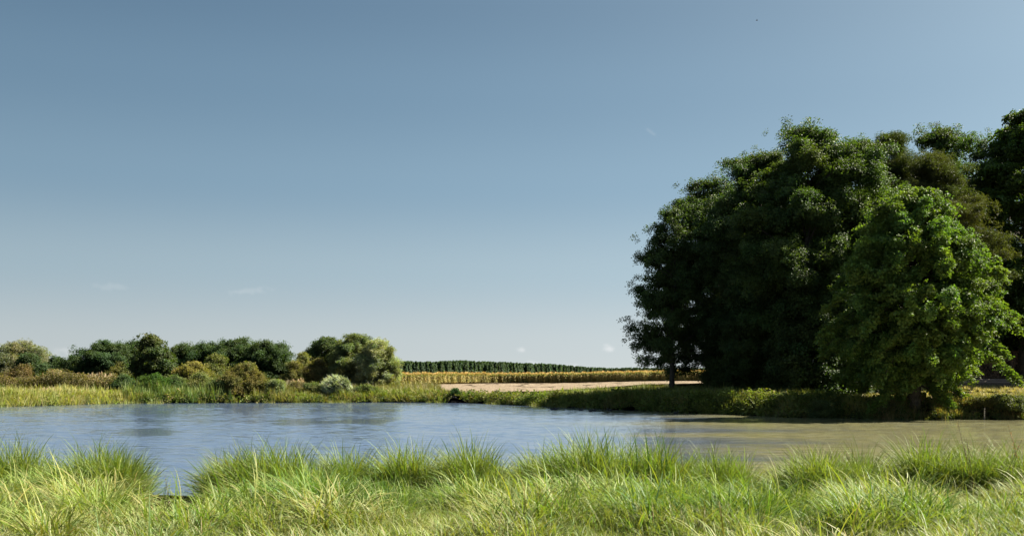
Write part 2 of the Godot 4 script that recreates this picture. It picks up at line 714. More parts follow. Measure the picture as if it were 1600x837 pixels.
const OAK := [0.85, 0.95, 1.0, 1.0, 1.0, 0.97, 0.9, 0.76, 0.55, 0.25]
const TALL := [0.55, 0.75, 0.9, 1.0, 1.0, 0.97, 0.9, 0.78, 0.6, 0.28]
const DOME := [0.85, 1.0, 1.0, 0.95, 0.85, 0.7, 0.45, 0.15]
const LONE := [0.10, 0.44, 0.75, 0.93, 1.0, 0.95, 0.88, 0.77, 0.63, 0.45, 0.17]
const PLUME := [0.6, 0.85, 1.0, 0.95, 0.8, 0.6, 0.35, 0.12]

func grove() -> void:
	var gr := "trees of the grove on the far bank"
	var oak := Color(0.072, 0.108, 0.034)
	var oak2 := Color(0.084, 0.124, 0.036)
	var dark := oak
	# front row, from the field to the frame's edge
	plant("alder_tree", "low dark spreading tree at the grove's tip beside the field, slim trunk showing below", "tree", gr, {"u": 1050, "vt": 330, "w": 158, "d": 68.0, "prof": [0.3, 0.75, 1.0, 0.97, 0.88, 0.76, 0.65, 0.52, 0.35, 0.15], "low": 0.12, "lobes": 36, "per": 46, "size": 0.8, "col": dark, "trunk": 0.16, "lr": 0.27})
	plant("alder_tree", "dark tree rising stepwise just behind the low tip tree of the grove", "tree", gr, {"u": 1120, "vt": 284, "w": 190, "d": 71.0, "prof": TALL, "low": 0.25, "lobes": 46, "per": 66, "size": 0.85, "col": oak, "trunk": 0.3, "lr": 0.26})
	plant("alder_tree", "slim dark tree with a small spiky tip on the grove's stepped left slope", "tree", gr, {"u": 1186, "vt": 238, "w": 180, "d": 66.0, "prof": TALL, "low": 0.2, "lobes": 46, "per": 66, "size": 0.85, "col": oak, "trunk": 0.3, "lr": 0.25})
	plant("oak_tree", "tallest broad domed dark green tree in the middle of the grove", "tree", gr, {"u": 1262, "vt": 203, "w": 230, "d": 62.0, "prof": TALL, "low": 0.2, "lobes": 70, "per": 72, "size": 0.85, "col": oak2, "trunk": 0.42, "lr": 0.22})
	plant("oak_tree", "rounded tree with sunlit shoulder between the tall dome and the pine", "tree", gr, {"u": 1342, "vt": 224, "w": 190, "d": 62.0, "prof": TALL, "low": 0.25, "lobes": 46, "per": 66, "size": 0.85, "col": oak2, "trunk": 0.3, "lr": 0.26})
	plant("pine_tree", "dark pine with spiky top standing right of the tall dome", "tree", gr, {"u": 1396, "vt": 212, "w": 170, "d": 68.0, "prof": [0.3, 0.6, 0.8, 0.95, 1.0, 0.95, 0.85, 0.7, 0.5, 0.3, 0.16], "low": 0.2, "lobes": 70, "per": 60, "size": 0.9, "spray": 2, "col": Color(0.066, 0.082, 0.038), "trunk": 0.3, "lr": 0.25, "flat": 0.5})
	plant("pine_tree", "brownish pine with layered boughs above the top of the lone bright tree", "tree", gr, {"u": 1458, "vt": 244, "w": 190, "d": 65.5, "prof": [0.3, 0.6, 0.8, 0.9, 1.0, 1.0, 0.9, 0.75, 0.5, 0.2], "low": 0.2, "lobes": 60, "per": 62, "size": 0.9, "spray": 2, "col": Color(0.080, 0.088, 0.044), "trunk": 0.3, "lr": 0.27, "flat": 0.45})
	plant("oak_tree", "dark tree whose crown shows between the brownish pine and the right-hand bright tree", "tree", gr, {"u": 1476, "vt": 202, "w": 220, "d": 75.0, "prof": TALL, "low": 0.3, "lobes": 46, "per": 66, "size": 0.9, "col": oak, "trunk": 0.32, "lr": 0.26})
	plant("oak_tree", "tall bright-leaved tree cut by the right edge of the photo", "tree", gr, {"u": 1602, "vt": 182, "w": 220, "d": 71.0, "prof": TALL, "low": 0.16, "lobes": 64, "per": 72, "size": 0.85, "col": Color(0.074, 0.118, 0.028), "trunk": 0.4, "lr": 0.23, "spray": 3})
	# dim undergrowth filling the grove from the ground up
	for a in [[1150, 450, 92, 67.0, "dark leafy undergrowth tree beside the gap of sky behind the tip tree"], [1192, 400, 110, 63.5, "dark undergrowth tree below the slim spiky-topped tree"], [1262, 420, 110, 60.0, "dark undergrowth tree at the foot of the tall dome"], [1318, 400, 100, 60.5, "dark undergrowth tree just left behind the lone bright tree"]]:
		plant("understory_tree", a[4], "tree", "undergrowth of the grove", {"u": a[0], "vt": a[1], "w": a[2], "d": a[3], "prof": [0.9, 1.0, 1.0, 1.0, 0.95, 0.85, 0.7, 0.4, 0.15], "low": 0.0, "lobes": 46, "per": 50, "size": 0.9, "col": dark, "trunk": 0.14, "lr": 0.3})
	for a in [[1210, 300, 170, 88.0, "behind the slim spiky-topped tree and the tall dome"], [1300, 260, 170, 90.0, "directly behind the tall dome"], [1390, 250, 180, 92.0, "behind the spiky dark pine"], [1490, 240, 190, 94.0, "behind the brownish layered pine"], [1580, 230, 190, 90.0, "behind the bright-leaved right-edge tree"], [1150, 400, 90, 86.0, "low, behind the undergrowth by the sky gap"], [1450, 420, 160, 84.0, "low, behind the middle of the lone bright tree"], [1560, 440, 150, 80.0, "low, over the top of the woodpile"]]:
		plant("deep_grove_tree", "tree deep in the grove, " + a[4], "tree", "trees deep inside the grove", {"u": a[0], "vt": a[1], "w": a[2], "d": a[3], "prof": [0.7, 0.9, 1.0, 1.0, 1.0, 0.95, 0.85, 0.6, 0.2], "low": 0.02, "lobes": 40, "per": 50, "size": 1.05, "col": dark, "trunk": 0.3, "lr": 0.28})
	for a in [[1745, 180, 190, 80.0, "nearest to it"], [1890, 180, 200, 84.0, "farthest to the side"], [1830, 170, 200, 94.0, "farthest back"]]:
		plant("oak_tree", "tree of the grove beyond the right-edge bright-leaved tree, " + a[4], "tree", gr, {"u": a[0], "vt": a[1], "w": a[2], "d": a[3], "prof": TALL, "low": 0.15, "lobes": 40, "per": 56, "size": 1.0, "col": oak, "trunk": 0.4, "lr": 0.28})
	# the lone tree at the water
	var o := plant("lime_tree", "lone bright green tree with drooping boughs on the bank at the water's edge", "tree", "", {"u": 1428, "vt": 304, "w": 264, "d": 50.4, "prof": LONE, "low": 0.10, "lobes": 175, "per": 46, "size": 0.58, "col": Color(0.132, 0.196, 0.048), "trunk": 0.27, "lr": 0.125, "flat": 0.8, "up": 0.5, "spray": 3, "vary": 0.15, "ragged": 0.3})
	# boughs that hang and reach out beyond its outline
	var where := []
	var tint := []
	var wood := Geo.new()
	var h_lone := row_y(304.0, 50.4) - o.position.y
	var r_lone := 131.0 / F * 50.4
	for k in 66:
		var t := rr(0.12, 0.84)
		var az := rr(0, TAU)
		var reach := r_lone * prof_at(LONE, t) * rr(0.95, 1.22)
		var root := Vector3(cos(az) * reach * 0.35, t * h_lone + rr(0.0, 0.8), sin(az) * reach * 0.35)
		var tip := Vector3(cos(az) * reach, maxf(0.15, t * h_lone - rr(0.2, 1.6)), sin(az) * reach)
		limb(wood, root, tip, 0.035, 0.008, 0.10, 4)
		for c in 30:
			var f := pow(rng.randf(), 0.55)
			var p := root.lerp(tip, f) + Vector3.UP * 0.10 * root.distance_to(tip) * sin(f * PI) + unit() * rr(0.05, 0.45) * (1.2 - f)
			where.append(Transform3D(frame(Vector3.UP + unit() * 0.7, rr(0, TAU), Vector3.ONE * rr(0.36, 0.58)), p))
			tint.append(shift(Color(0.132, 0.196, 0.048), rr(0.8, 1.25), rr(-0.1, 0.18)))
	for a in [[1572, 598, 7.0], [1552, 560, 6.0], [1516, 634, 4.4], [1360, 628, 4.4], [1345, 640, 3.6], [1470, 636, 3.4], [1452, 645, 3.0], [1290, 560, 6.0], [1276, 492, 6.4], [1580, 520, 7.0], [1322, 600, 5.2], [1500, 600, 5.2], [1400, 622, 3.4], [1548, 470, 7.0]]:
		var tip := Vector3((a[0] - 800.0) / F * 50.4, row_y(a[1], 50.4), -50.4 + rr(-1.2, 1.8)) - o.position
		var root := Vector3(tip.x * 0.2, tip.y + a[2] * 0.32, tip.z * 0.2)
		limb(wood, root, tip, 0.05, 0.01, 0.12, 5)
		for k in 46:
			var t := pow(rng.randf(), 0.6)
			var p := root.lerp(tip, t) + Vector3.UP * 0.12 * root.distance_to(tip) * sin(t * PI) + unit() * rr(0.05, 0.5) * (1.25 - t)
			where.append(Transform3D(frame(Vector3.UP + unit() * 0.6, rr(0, TAU), Vector3.ONE * rr(0.4, 0.62)), p))
			tint.append(shift(Color(0.132, 0.196, 0.048), rr(0.85, 1.2), rr(-0.1, 0.15)))
	part("bough", wood.mesh(), M.bark, o)
	scatter("hanging_foliage", sprays[3], M.leaf, where, tint, o)

func far_left() -> void:
	var tg := "trees beyond the far reeds"
	var bg := "bushes along the far shore"
	var dk := Color(0.058, 0.092, 0.038)
	var olive := Color(0.16, 0.165, 0.06)
	plant("willow_tree", "pale silvery tree at the left edge beyond the brown hedge", "tree", tg, {"u": 30, "vt": 537, "w": 96, "d": 128.0, "prof": OAK, "low": 0.2, "lobes": 34, "per": 44, "size": 1.2, "spray": 1, "col": Color(0.240, 0.240, 0.150), "trunk": 0.3, "lr": 0.26})
	plant("maple_tree", "dark green round tree in front of the pale silvery left-edge tree", "tree", tg, {"u": 44, "vt": 553, "w": 56, "d": 118.0, "prof": DOME, "lobes": 24, "per": 40, "size": 1.1, "col": dk, "trunk": 0.2, "lr": 0.35})
	plant("maple_tree", "low dark tree between the silvery tree and the big oaks, first of the low pair", "tree", tg, {"u": 84, "vt": 560, "w": 44, "d": 125.0, "prof": DOME, "lobes": 20, "per": 40, "size": 1.1, "col": dk, "trunk": 0.2, "lr": 0.38})
	plant("maple_tree", "low greyish green tree touching the left flank of the big oaks", "tree", tg, {"u": 116, "vt": 559, "w": 50, "d": 132.0, "prof": DOME, "lobes": 22, "per": 40, "size": 1.1, "col": Color(0.086, 0.120, 0.047), "trunk": 0.2, "lr": 0.36})
	plant("oak_tree", "big dark domed oak left of the leafy near tree", "tree", tg, {"u": 166, "vt": 533, "w": 104, "d": 122.0, "prof": OAK, "low": 0.05, "lobes": 40, "per": 50, "size": 1.15, "col": dk, "trunk": 0.35, "lr": 0.26})
	plant("oak_tree", "dark oak half hidden by the leafy near tree", "tree", tg, {"u": 210, "vt": 536, "w": 80, "d": 128.0, "prof": OAK, "low": 0.05, "lobes": 30, "per": 46, "size": 1.15, "col": dk, "trunk": 0.35, "lr": 0.3})
	plant("poplar_tree", "leafy dark tree with uneven pointed top standing nearest on the far shore", "tree", "", {"u": 240, "vt": 528, "w": 74, "d": 94.0, "prof": [0.6, 0.9, 1.0, 0.97, 0.9, 0.8, 0.62, 0.4, 0.16], "low": 0.08, "lobes": 34, "per": 54, "size": 0.85, "spray": 3, "col": Color(0.081, 0.104, 0.044), "trunk": 0.2, "lr": 0.3})
	plant("oak_tree", "far greyish oak right of the leafy near tree", "tree", tg, {"u": 286, "vt": 543, "w": 76, "d": 140.0, "prof": OAK, "low": 0.0, "lobes": 24, "per": 40, "size": 1.3, "col": Color(0.078, 0.112, 0.049), "trunk": 0.3, "lr": 0.32})
	plant("oak_tree", "oak with low top, first of the dark oak row in the middle left", "tree", tg, {"u": 326, "vt": 538, "w": 80, "d": 132.0, "prof": OAK, "low": 0.0, "lobes": 28, "per": 44, "size": 1.2, "col": dk, "trunk": 0.3, "lr": 0.3})
	plant("oak_tree", "oak with the highest rounded top in the dark oak row", "tree", tg, {"u": 374, "vt": 533, "w": 96, "d": 126.0, "prof": OAK, "low": 0.0, "lobes": 36, "per": 48, "size": 1.2, "col": dk, "trunk": 0.35, "lr": 0.27})
	plant("oak_tree", "oak that ends the dark oak row beside the birch", "tree", tg, {"u": 422, "vt": 535, "w": 84, "d": 124.0, "prof": OAK, "low": 0.0, "lobes": 34, "per": 48, "size": 1.2, "col": dk, "trunk": 0.35, "lr": 0.28})
	plant("birch_tree", "thin birch with pale trunk between the oak row and the big willow", "tree", "", {"u": 473, "vt": 553, "w": 30, "d": 108.0, "prof": PLUME, "low": 0.3, "lobes": 16, "per": 26, "size": 0.8, "col": Color(0.221, 0.215, 0.078), "trunk": 0.12, "bark": M.birch, "lr": 0.42})
	plant("hazel_bush", "olive bush left of the birch trunk", "bush", bg, {"u": 458, "vt": 566, "w": 36, "d": 106.0, "prof": DOME, "lobes": 18, "per": 40, "size": 0.8, "col": olive, "lr": 0.4})
	plant("hazel_bush", "olive brown bush between the birch trunk and the big willow", "bush", bg, {"u": 496, "vt": 561, "w": 44, "d": 104.0, "prof": DOME, "lobes": 22, "per": 44, "size": 0.8, "col": Color(0.150, 0.137, 0.057), "lr": 0.36})
	plant("alder_tree", "dark tree behind the left flank of the big pale willow", "tree", tg, {"u": 512, "vt": 529, "w": 76, "d": 112.0, "prof": OAK, "low": 0.0, "lobes": 34, "per": 48, "size": 1.0, "col": Color(0.078, 0.107, 0.044), "trunk": 0.3, "lr": 0.3})
	plant("willow_tree", "big grey-green willow, tallest crown on the far shore", "tree", tg, {"u": 556, "vt": 525, "w": 100, "d": 104.0, "prof": [0.8, 0.95, 1.0, 1.0, 0.9, 0.75, 0.6, 0.4, 0.18], "low": 0.0, "lobes": 80, "per": 40, "size": 0.95, "spray": 1, "col": Color(0.19, 0.215, 0.11), "trunk": 0.35, "lr": 0.19, "up": 1.4})
	plant("willow_tree", "pale wind-blown willow on the right flank of the big willow", "tree", tg, {"u": 588, "vt": 536, "w": 76, "d": 102.0, "prof": [0.9, 1.0, 1.0, 0.9, 0.8, 0.6, 0.42, 0.2], "low": 0.0, "lobes": 40, "per": 52, "size": 0.9, "spray": 1, "col": Color(0.36, 0.38, 0.25), "trunk": 0.25, "lr": 0.28, "up": 1.4})
	plant("willow_tree", "slim willow shoot with pointed top at the edge of the maize", "tree", tg, {"u": 609, "vt": 544, "w": 28, "d": 101.0, "prof": PLUME, "low": 0.0, "lobes": 18, "per": 34, "size": 0.8, "spray": 1, "col": Color(0.247, 0.254, 0.130), "trunk": 0.12, "lr": 0.45, "up": 1.4})
	# bushes nearer the water
	plant("thorn_bush", "brown rounded bush behind the hedge at the left edge", "bush", bg, {"u": 32, "vt": 573, "w": 42, "d": 100.0, "prof": DOME, "lobes": 18, "per": 40, "size": 0.7, "spray": 4, "col": Color(0.163, 0.124, 0.058), "lr": 0.38})
	plant("thorn_bush", "small yellowish bush topping the hedge below the low dark trees", "bush", bg, {"u": 86, "vt": 580, "w": 26, "d": 96.0, "prof": DOME, "lobes": 14, "per": 30, "size": 0.6, "spray": 4, "col": Color(0.221, 0.189, 0.078), "lr": 0.42})
	plant("thorn_bush", "olive bush at the foot of the big dark domed oak", "bush", bg, {"u": 186, "vt": 572, "w": 48, "d": 92.0, "prof": DOME, "lobes": 22, "per": 42, "size": 0.7, "spray": 4, "col": olive, "lr": 0.34})
	plant("hazel_bush", "yellowish shrub right of the leafy near tree", "bush", bg, {"u": 302, "vt": 571, "w": 62, "d": 93.0, "prof": DOME, "lobes": 26, "per": 42, "size": 0.75, "spray": 4, "col": Color(0.221, 0.202, 0.068), "lr": 0.32})
	plant("hazel_bush", "olive shrub below the highest dark oak", "bush", bg, {"u": 335, "vt": 557, "w": 54, "d": 104.0, "prof": DOME, "lobes": 24, "per": 42, "size": 0.8, "spray": 4, "col": Color(0.137, 0.150, 0.055), "lr": 0.33})
	plant("thorn_bush", "large rounded olive bush at the water below the dark oak row", "bush", bg, {"u": 383, "vt": 571, "w": 74, "d": 85.5, "prof": DOME, "lobes": 40, "per": 54, "size": 0.6, "spray": 4, "col": Color(0.163, 0.150, 0.055), "lr": 0.26})
	plant("elder_bush", "green bush with whitish blossom right of the large olive bush", "bush", bg, {"u": 432, "vt": 596, "w": 38, "d": 85.0, "prof": DOME, "lobes": 20, "per": 40, "size": 0.55, "spray": 4, "col": Color(0.195, 0.227, 0.111), "lr": 0.36})
	for a in [[272, 590, 46, 85.6, "broad green bush right of the bright upright bush", 0.11, 0.16, 0.06], [312, 586, 48, 86.5, "yellow-green bush in the middle of the green reeds", 0.16, 0.17, 0.065], [346, 592, 44, 85.4, "dull green bush touching the large rounded olive bush", 0.10, 0.135, 0.055], [462, 600, 40, 87.0, "low brownish bush right of the blossoming green bush", 0.17, 0.145, 0.075], [490, 602, 44, 86.6, "low mixed green bush left of the silvery willow bush", 0.13, 0.15, 0.06], [570, 605, 40, 87.4, "low green bush right of the silvery willow bush", 0.12, 0.15, 0.06]]:
		plant("shore_bush", a[4], "bush", bg, {"u": a[0], "vt": a[1], "w": a[2], "d": a[3], "prof": DOME, "lobes": 24, "per": 40, "size": 0.55, "spray": 4, "col": Color(a[5], a[6], a[7]), "lr": 0.32, "ragged": 0.4})
	var sil := plant("willow_bush", "small silvery willow bush leaning over the far waterline", "bush", "", {"u": 529, "vt": 591, "w": 50, "d": 86.0, "prof": DOME, "lobes": 26, "per": 20, "size": 0.55, "spray": 4, "col": Color(0.130, 0.156, 0.078), "lr": 0.34})
	# its silvery leaves, swept to one side by the wind
	var where := []
	var tint := []
	for k in 420:
		var dir := unit()
		dir.y = absf(dir.y)
		var p := Vector3(dir.x * 1.35, 0.25 + dir.y * 1.55, dir.z * 1.1) * pow(rng.randf(), 0.3)
		where.append(Transform3D(frame(Vector3(-0.9, 0.7, 0.3) + unit() * 0.35, rr(0, TAU), Vector3(0.30, 0.70, 0.30)), p))
		tint.append(shift(Color(0.55, 0.60, 0.53), rr(0.8, 1.15), rr(-0.05, 0.05)))
	scatter("silver_leaves", tuft(9, 0.25, 0.9, 0.10, 0.5, 0.4, 0.0, Vector3.ZERO, 3), M.leaf, where, tint, sil)
	# the brown hedge along the left shore
	where = []
	tint = []
	var stems := Geo.new()
	var hedge := thing("hedge", "long low brown-green hedge behind the yellow reeds on the left shore", "hedge", spot(60, 88.0))
	for k in 1700:
		var u := rr(-160.0, 186.0)
		var d := 87.0 + rr(-1.6, 1.6) + 1.5 * sin(u * 0.03)
		var p := spot(u, d)
		var hh := row_y(588.0 + 5.0 * sin(u * 0.05) + 6.0 * bump.get_noise_1d(u * 1.3), d) - p.y
		p.y += hh * pow(rng.randf(), 0.7)
		where.append(Transform3D(frame(Vector3.UP + unit() * 0.8, rr(0, TAU), Vector3.ONE * rr(0.45, 0.8)), p - hedge.position))
		tint.append(shift(Color(0.15, 0.125, 0.06), rr(0.75, 1.25), rr(-0.15, 0.15)))
		if k % 12 == 0:
			limb(stems, Vector3(p.x, p.y - hh, p.z) - hedge.position, p - hedge.position, 0.03, 0.01, 0.05, 4)
	part("stems", stems.mesh(), M.bark, hedge)
	scatter("foliage", sprays[4], M.scrub, where, tint, hedge)

func banks() -> void:
	var reed := tuft(26, 0.30, 1.0, 0.045, 0.30, 0.5, 0.10, Vector3(-0.12, 0, 0), 4)
	var grass := tuft(34, 0.34, 0.62, 0.030, 0.55, 0.9, 0.12, Vector3(-0.15, 0, 0), 4)
	var plume := Geo.new()
	for k in 9:
		var b := Vector3(rr(-0.3, 0.3), 0, rr(-0.3, 0.3))
		var top := b + Vector3(rr(-0.15, 0.05), rr(0.85, 1.1), rr(-0.1, 0.1))
		for s in 14:
			var t := rr(0.72, 1.0)
			var p := b.lerp(top, t)
			var a := rr(0, TAU)
			var o := Vector3(cos(a), 0.5, sin(a)) * 0.09 * (1.15 - t) * 3.0
			var i0 := plume.put(p, Color.WHITE)
			var i1 := plume.put(p + o + Vector3(0, 0.03, 0), Color.WHITE)
			var i2 := plume.put(p + o * 0.7 - Vector3(0, 0.06, 0), Color.WHITE)
			plume.tri(i0, i1, i2)
		var w := Vector3(0.012, 0, 0)
		var j0 := plume.put(b - w, Color(0.7, 0.8, 0.5))
		var j1 := plume.put(b + w, Color(0.7, 0.8, 0.5))
		var j2 := plume.put(top, Color(0.7, 0.8, 0.5))
		plume.tri(j0, j2, j1)
	var plume_mesh := plume.mesh()
	tufts.grass = grass

	# yellow-green reeds on the left shore
	var w := []
	var t := []
	ribbon(-180, 205, 550, 1.5, 8.0, Vector2(0.6, 1.15), [Color(0.18, 0.195, 0.055), Color(0.24, 0.24, 0.075), Color(0.27, 0.25, 0.11), Color(0.14, 0.165, 0.06)], w, t)
	var w2 := []
	var t2 := []
	ribbon(-180, 215, 2600, 0.0, 6.5, Vector2(0.8, 1.7), [Color(0.18, 0.195, 0.055), Color(0.24, 0.24, 0.075), Color(0.27, 0.25, 0.11), Color(0.14, 0.165, 0.06)], w2, t2, 0.4)
	for k in 150:
		var u := rr(-150.0, 900.0)
		var d := along(SU, SD, u) - rr(0.1, 1.1)
		var x := (u - 800.0) / F * d
		if patch.get_noise_2d(x * 4.0, 7.0) < 0.05:
			continue
		var q := rr(0.5, 1.1)
		w2.append(Transform3D(frame(Vector3.UP + unit() * 0.3, rr(0, TAU), Vector3(q, q, q)), Vector3(x, -0.12, -d)))
		t2.append(shift(Color(0.24, 0.25, 0.085), rr(0.7, 1.2), rr(-0.1, 0.1)))
	scatter("sedge_grass", grass, M.blade, w2, t2, self, "arching yellow-green sedge grass in front of the reeds on the left shore", "grass")
	scatter("yellow_reeds", reed, M.blade, w, t, self, "yellow-green reeds and sedge along the left shore", "reeds")
	# taller green reeds right of them
	w = []
	t = []
	ribbon(195, 360, 800, 0.2, 8.0, Vector2(0.6, 1.35), [Color(0.075, 0.115, 0.035), Color(0.095, 0.135, 0.045), Color(0.13, 0.14, 0.05)], w, t, 0.15)
	ribbon(400, 460, 250, 0.2, 6.0, Vector2(0.6, 1.2), [Color(0.12, 0.13, 0.045), Color(0.17, 0.15, 0.06)], w, t, 0.15)
	scatter("green_reeds", reed, M.blade, w, t, self, "tall green reeds below the leafy near tree and the shrubs", "reeds")
	# herbs and grass of the open middle bank
	w = []
	t = []
	ribbon(440, 690, 2000, 0.0, 11.0, Vector2(0.7, 1.5), [Color(0.10, 0.125, 0.035), Color(0.15, 0.165, 0.045), Color(0.19, 0.165, 0.07), Color(0.12, 0.14, 0.04), Color(0.17, 0.125, 0.065)], w, t)
	ribbon(670, 880, 2300, 0.0, 7.5, Vector2(0.35, 0.68), [Color(0.10, 0.125, 0.035), Color(0.15, 0.165, 0.045), Color(0.19, 0.165, 0.07), Color(0.12, 0.14, 0.04)], w, t)
	ribbon(440, 680, 1300, 8.0, 26.0, Vector2(1.0, 1.9), [Color(0.14, 0.11, 0.05), Color(0.16, 0.14, 0.06), Color(0.12, 0.13, 0.04)], w, t)
	ribbon(690, 900, 300, 7.0, 10.0, Vector2(0.3, 0.45), [Color(0.16, 0.15, 0.06), Color(0.12, 0.13, 0.04)], w, t)
	scatter("bank_grass", grass, M.blade, w, t, self, "rough green and brown grass of the middle bank below the maize", "grass")
	w = []
	t = []
	ribbon(-180, 200, 900, -0.1, 4.5, Vector2(0.5, 1.0), [Color(0.12, 0.14, 0.04), Color(0.16, 0.17, 0.055), Color(0.19, 0.17, 0.075)], w, t, 0.6)
	ribbon(200, 880, 2300, -0.15, 3.6, Vector2(0.45, 0.95), [Color(0.075, 0.10, 0.03), Color(0.11, 0.135, 0.042), Color(0.15, 0.135, 0.055), Color(0.06, 0.085, 0.03)], w, t, 0.6)
	for k in w.size():
		w[k].origin.y += rr(0.0, 0.35)
	scatter("bank_herbs", sprays[4], M.scrub, w, t, self, "leafy herbs overhanging the far waterline", "herbs")
	# the shaded bank before the grove
	w = []
	t = []
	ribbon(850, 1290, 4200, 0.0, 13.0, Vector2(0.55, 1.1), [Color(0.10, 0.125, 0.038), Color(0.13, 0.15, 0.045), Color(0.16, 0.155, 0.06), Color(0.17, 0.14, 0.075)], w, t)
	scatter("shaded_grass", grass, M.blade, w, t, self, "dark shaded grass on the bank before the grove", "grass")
	w = []
	t = []
	ribbon(860, 1320, 1300, -0.2, 2.2, Vector2(0.4, 0.85), [Color(0.075, 0.10, 0.03), Color(0.11, 0.135, 0.042), Color(0.14, 0.145, 0.05)], w, t, 0.6)
	for k in w.size():
		w[k].origin.y += rr(0.0, 0.3)
	scatter("shaded_herbs", sprays[4], M.scrub, w, t, self, "leafy plants hanging over the shaded waterline before the grove", "herbs")
	# dry meadow on the right
	w = []
	t = []
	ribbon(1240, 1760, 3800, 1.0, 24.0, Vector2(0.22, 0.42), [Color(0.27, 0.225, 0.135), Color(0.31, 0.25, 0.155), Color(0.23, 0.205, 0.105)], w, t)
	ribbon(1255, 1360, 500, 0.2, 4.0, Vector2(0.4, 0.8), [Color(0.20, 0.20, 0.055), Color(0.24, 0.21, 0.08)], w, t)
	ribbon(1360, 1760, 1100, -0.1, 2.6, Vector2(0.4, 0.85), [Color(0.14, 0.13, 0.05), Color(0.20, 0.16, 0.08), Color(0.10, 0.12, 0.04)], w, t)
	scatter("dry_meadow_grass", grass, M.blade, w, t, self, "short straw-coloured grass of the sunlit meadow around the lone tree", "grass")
	w = []
	t = []
	ribbon(1300, 1760, 900, -0.3, 1.6, Vector2(0.35, 0.7), [Color(0.07, 0.09, 0.03), Color(0.10, 0.12, 0.04), Color(0.14, 0.13, 0.05)], w, t, 0.6)
	scatter("waterline_herbs", sprays[4], M.scrub, w, t, self, "low leafy plants along the waterline below the lone tree", "herbs")
	# pinkish plumes
	w = []
	t = []
	for a in [[76, 106, 583, 24, 90.0], [130, 176, 585, 34, 90.0], [34, 88, 607, 30, 80.0], [415, 450, 594, 16, 92.0], [448, 470, 594, 8, 94.0]]:
		for k in a[3]:
			var p := spot(rr(a[0], a[1]), a[4] + rr(-1.0, 1.0))
			var h := row_y(a[2] + rr(-3, 5), a[4]) - p.y
			w.append(Transform3D(Basis(Vector3.UP, rr(0, TAU)) * Basis.from_scale(Vector3(1.1, h, 1.1)), p))
			t.append(shift(Color(0.38, 0.31, 0.21), rr(0.7, 1.25), rr(-0.08, 0.08)))
	scatter("reed_plumes", plume_mesh, M.dry, w, t, self, "pinkish seed plumes of reeds above the brown hedge", "reeds")

	# single shrubs of the banks
	var bb := "bushes on the right bank"
	plant("bramble_bush", "green bramble bush over the waterline at the right edge", "bush", bb, {"u": 1578, "vt": 622, "w": 66, "d": 49.2, "prof": DOME, "lobes": 30, "per": 46, "size": 0.36, "spray": 4, "col": Color(0.105, 0.125, 0.05), "lr": 0.26})
	plant("bramble_bush", "yellowish bramble bush between the stake and the right-edge bramble", "bush", bb, {"u": 1540, "vt": 624, "w": 54, "d": 49.6, "prof": DOME, "lobes": 26, "per": 42, "size": 0.36, "spray": 4, "col": Color(0.15, 0.14, 0.05), "lr": 0.28})
	plant("bramble_bush", "small bright green plant on the waterline left of the lone tree", "bush", bb, {"u": 1284, "vt": 630, "w": 40, "d": 51.2, "prof": DOME, "lobes": 18, "per": 36, "size": 0.36, "spray": 4, "col": Color(0.11, 0.145, 0.055), "lr": 0.34})
	plant("bramble_bush", "sunlit green tuft of leaves on the shaded bank near the ducks", "bush", "", {"u": 953, "vt": 622, "w": 22, "d": 66.2, "prof": DOME, "lobes": 12, "per": 26, "size": 0.4, "spray": 4, "col": Color(0.14, 0.19, 0.05), "lr": 0.42})
	plant("willow_shrub", "bright green upright bush in the reeds below the leafy near tree", "bush", "", {"u": 242, "vt": 587, "w": 44, "d": 84.5, "prof": DOME, "lobes": 26, "per": 46, "size": 0.6, "spray": 1, "col": Color(0.085, 0.155, 0.04), "lr": 0.32, "up": 2.0})
	plant("willow_shrub", "dark bluish-green bush at the end of the yellow reeds", "bush", "", {"u": 192, "vt": 590, "w": 40, "d": 84.0, "prof": DOME, "lobes": 22, "per": 40, "size": 0.6, "spray": 4, "col": Color(0.065, 0.105, 0.045), "lr": 0.34})
	plant("willow_shrub", "small deep green bush above the pale stone at the waterline", "bush", "", {"u": 711, "vt": 609, "w": 14, "d": 84.2, "prof": DOME, "lobes": 10, "per": 22, "size": 0.4, "spray": 4, "col": Color(0.05, 0.10, 0.035), "lr": 0.45})

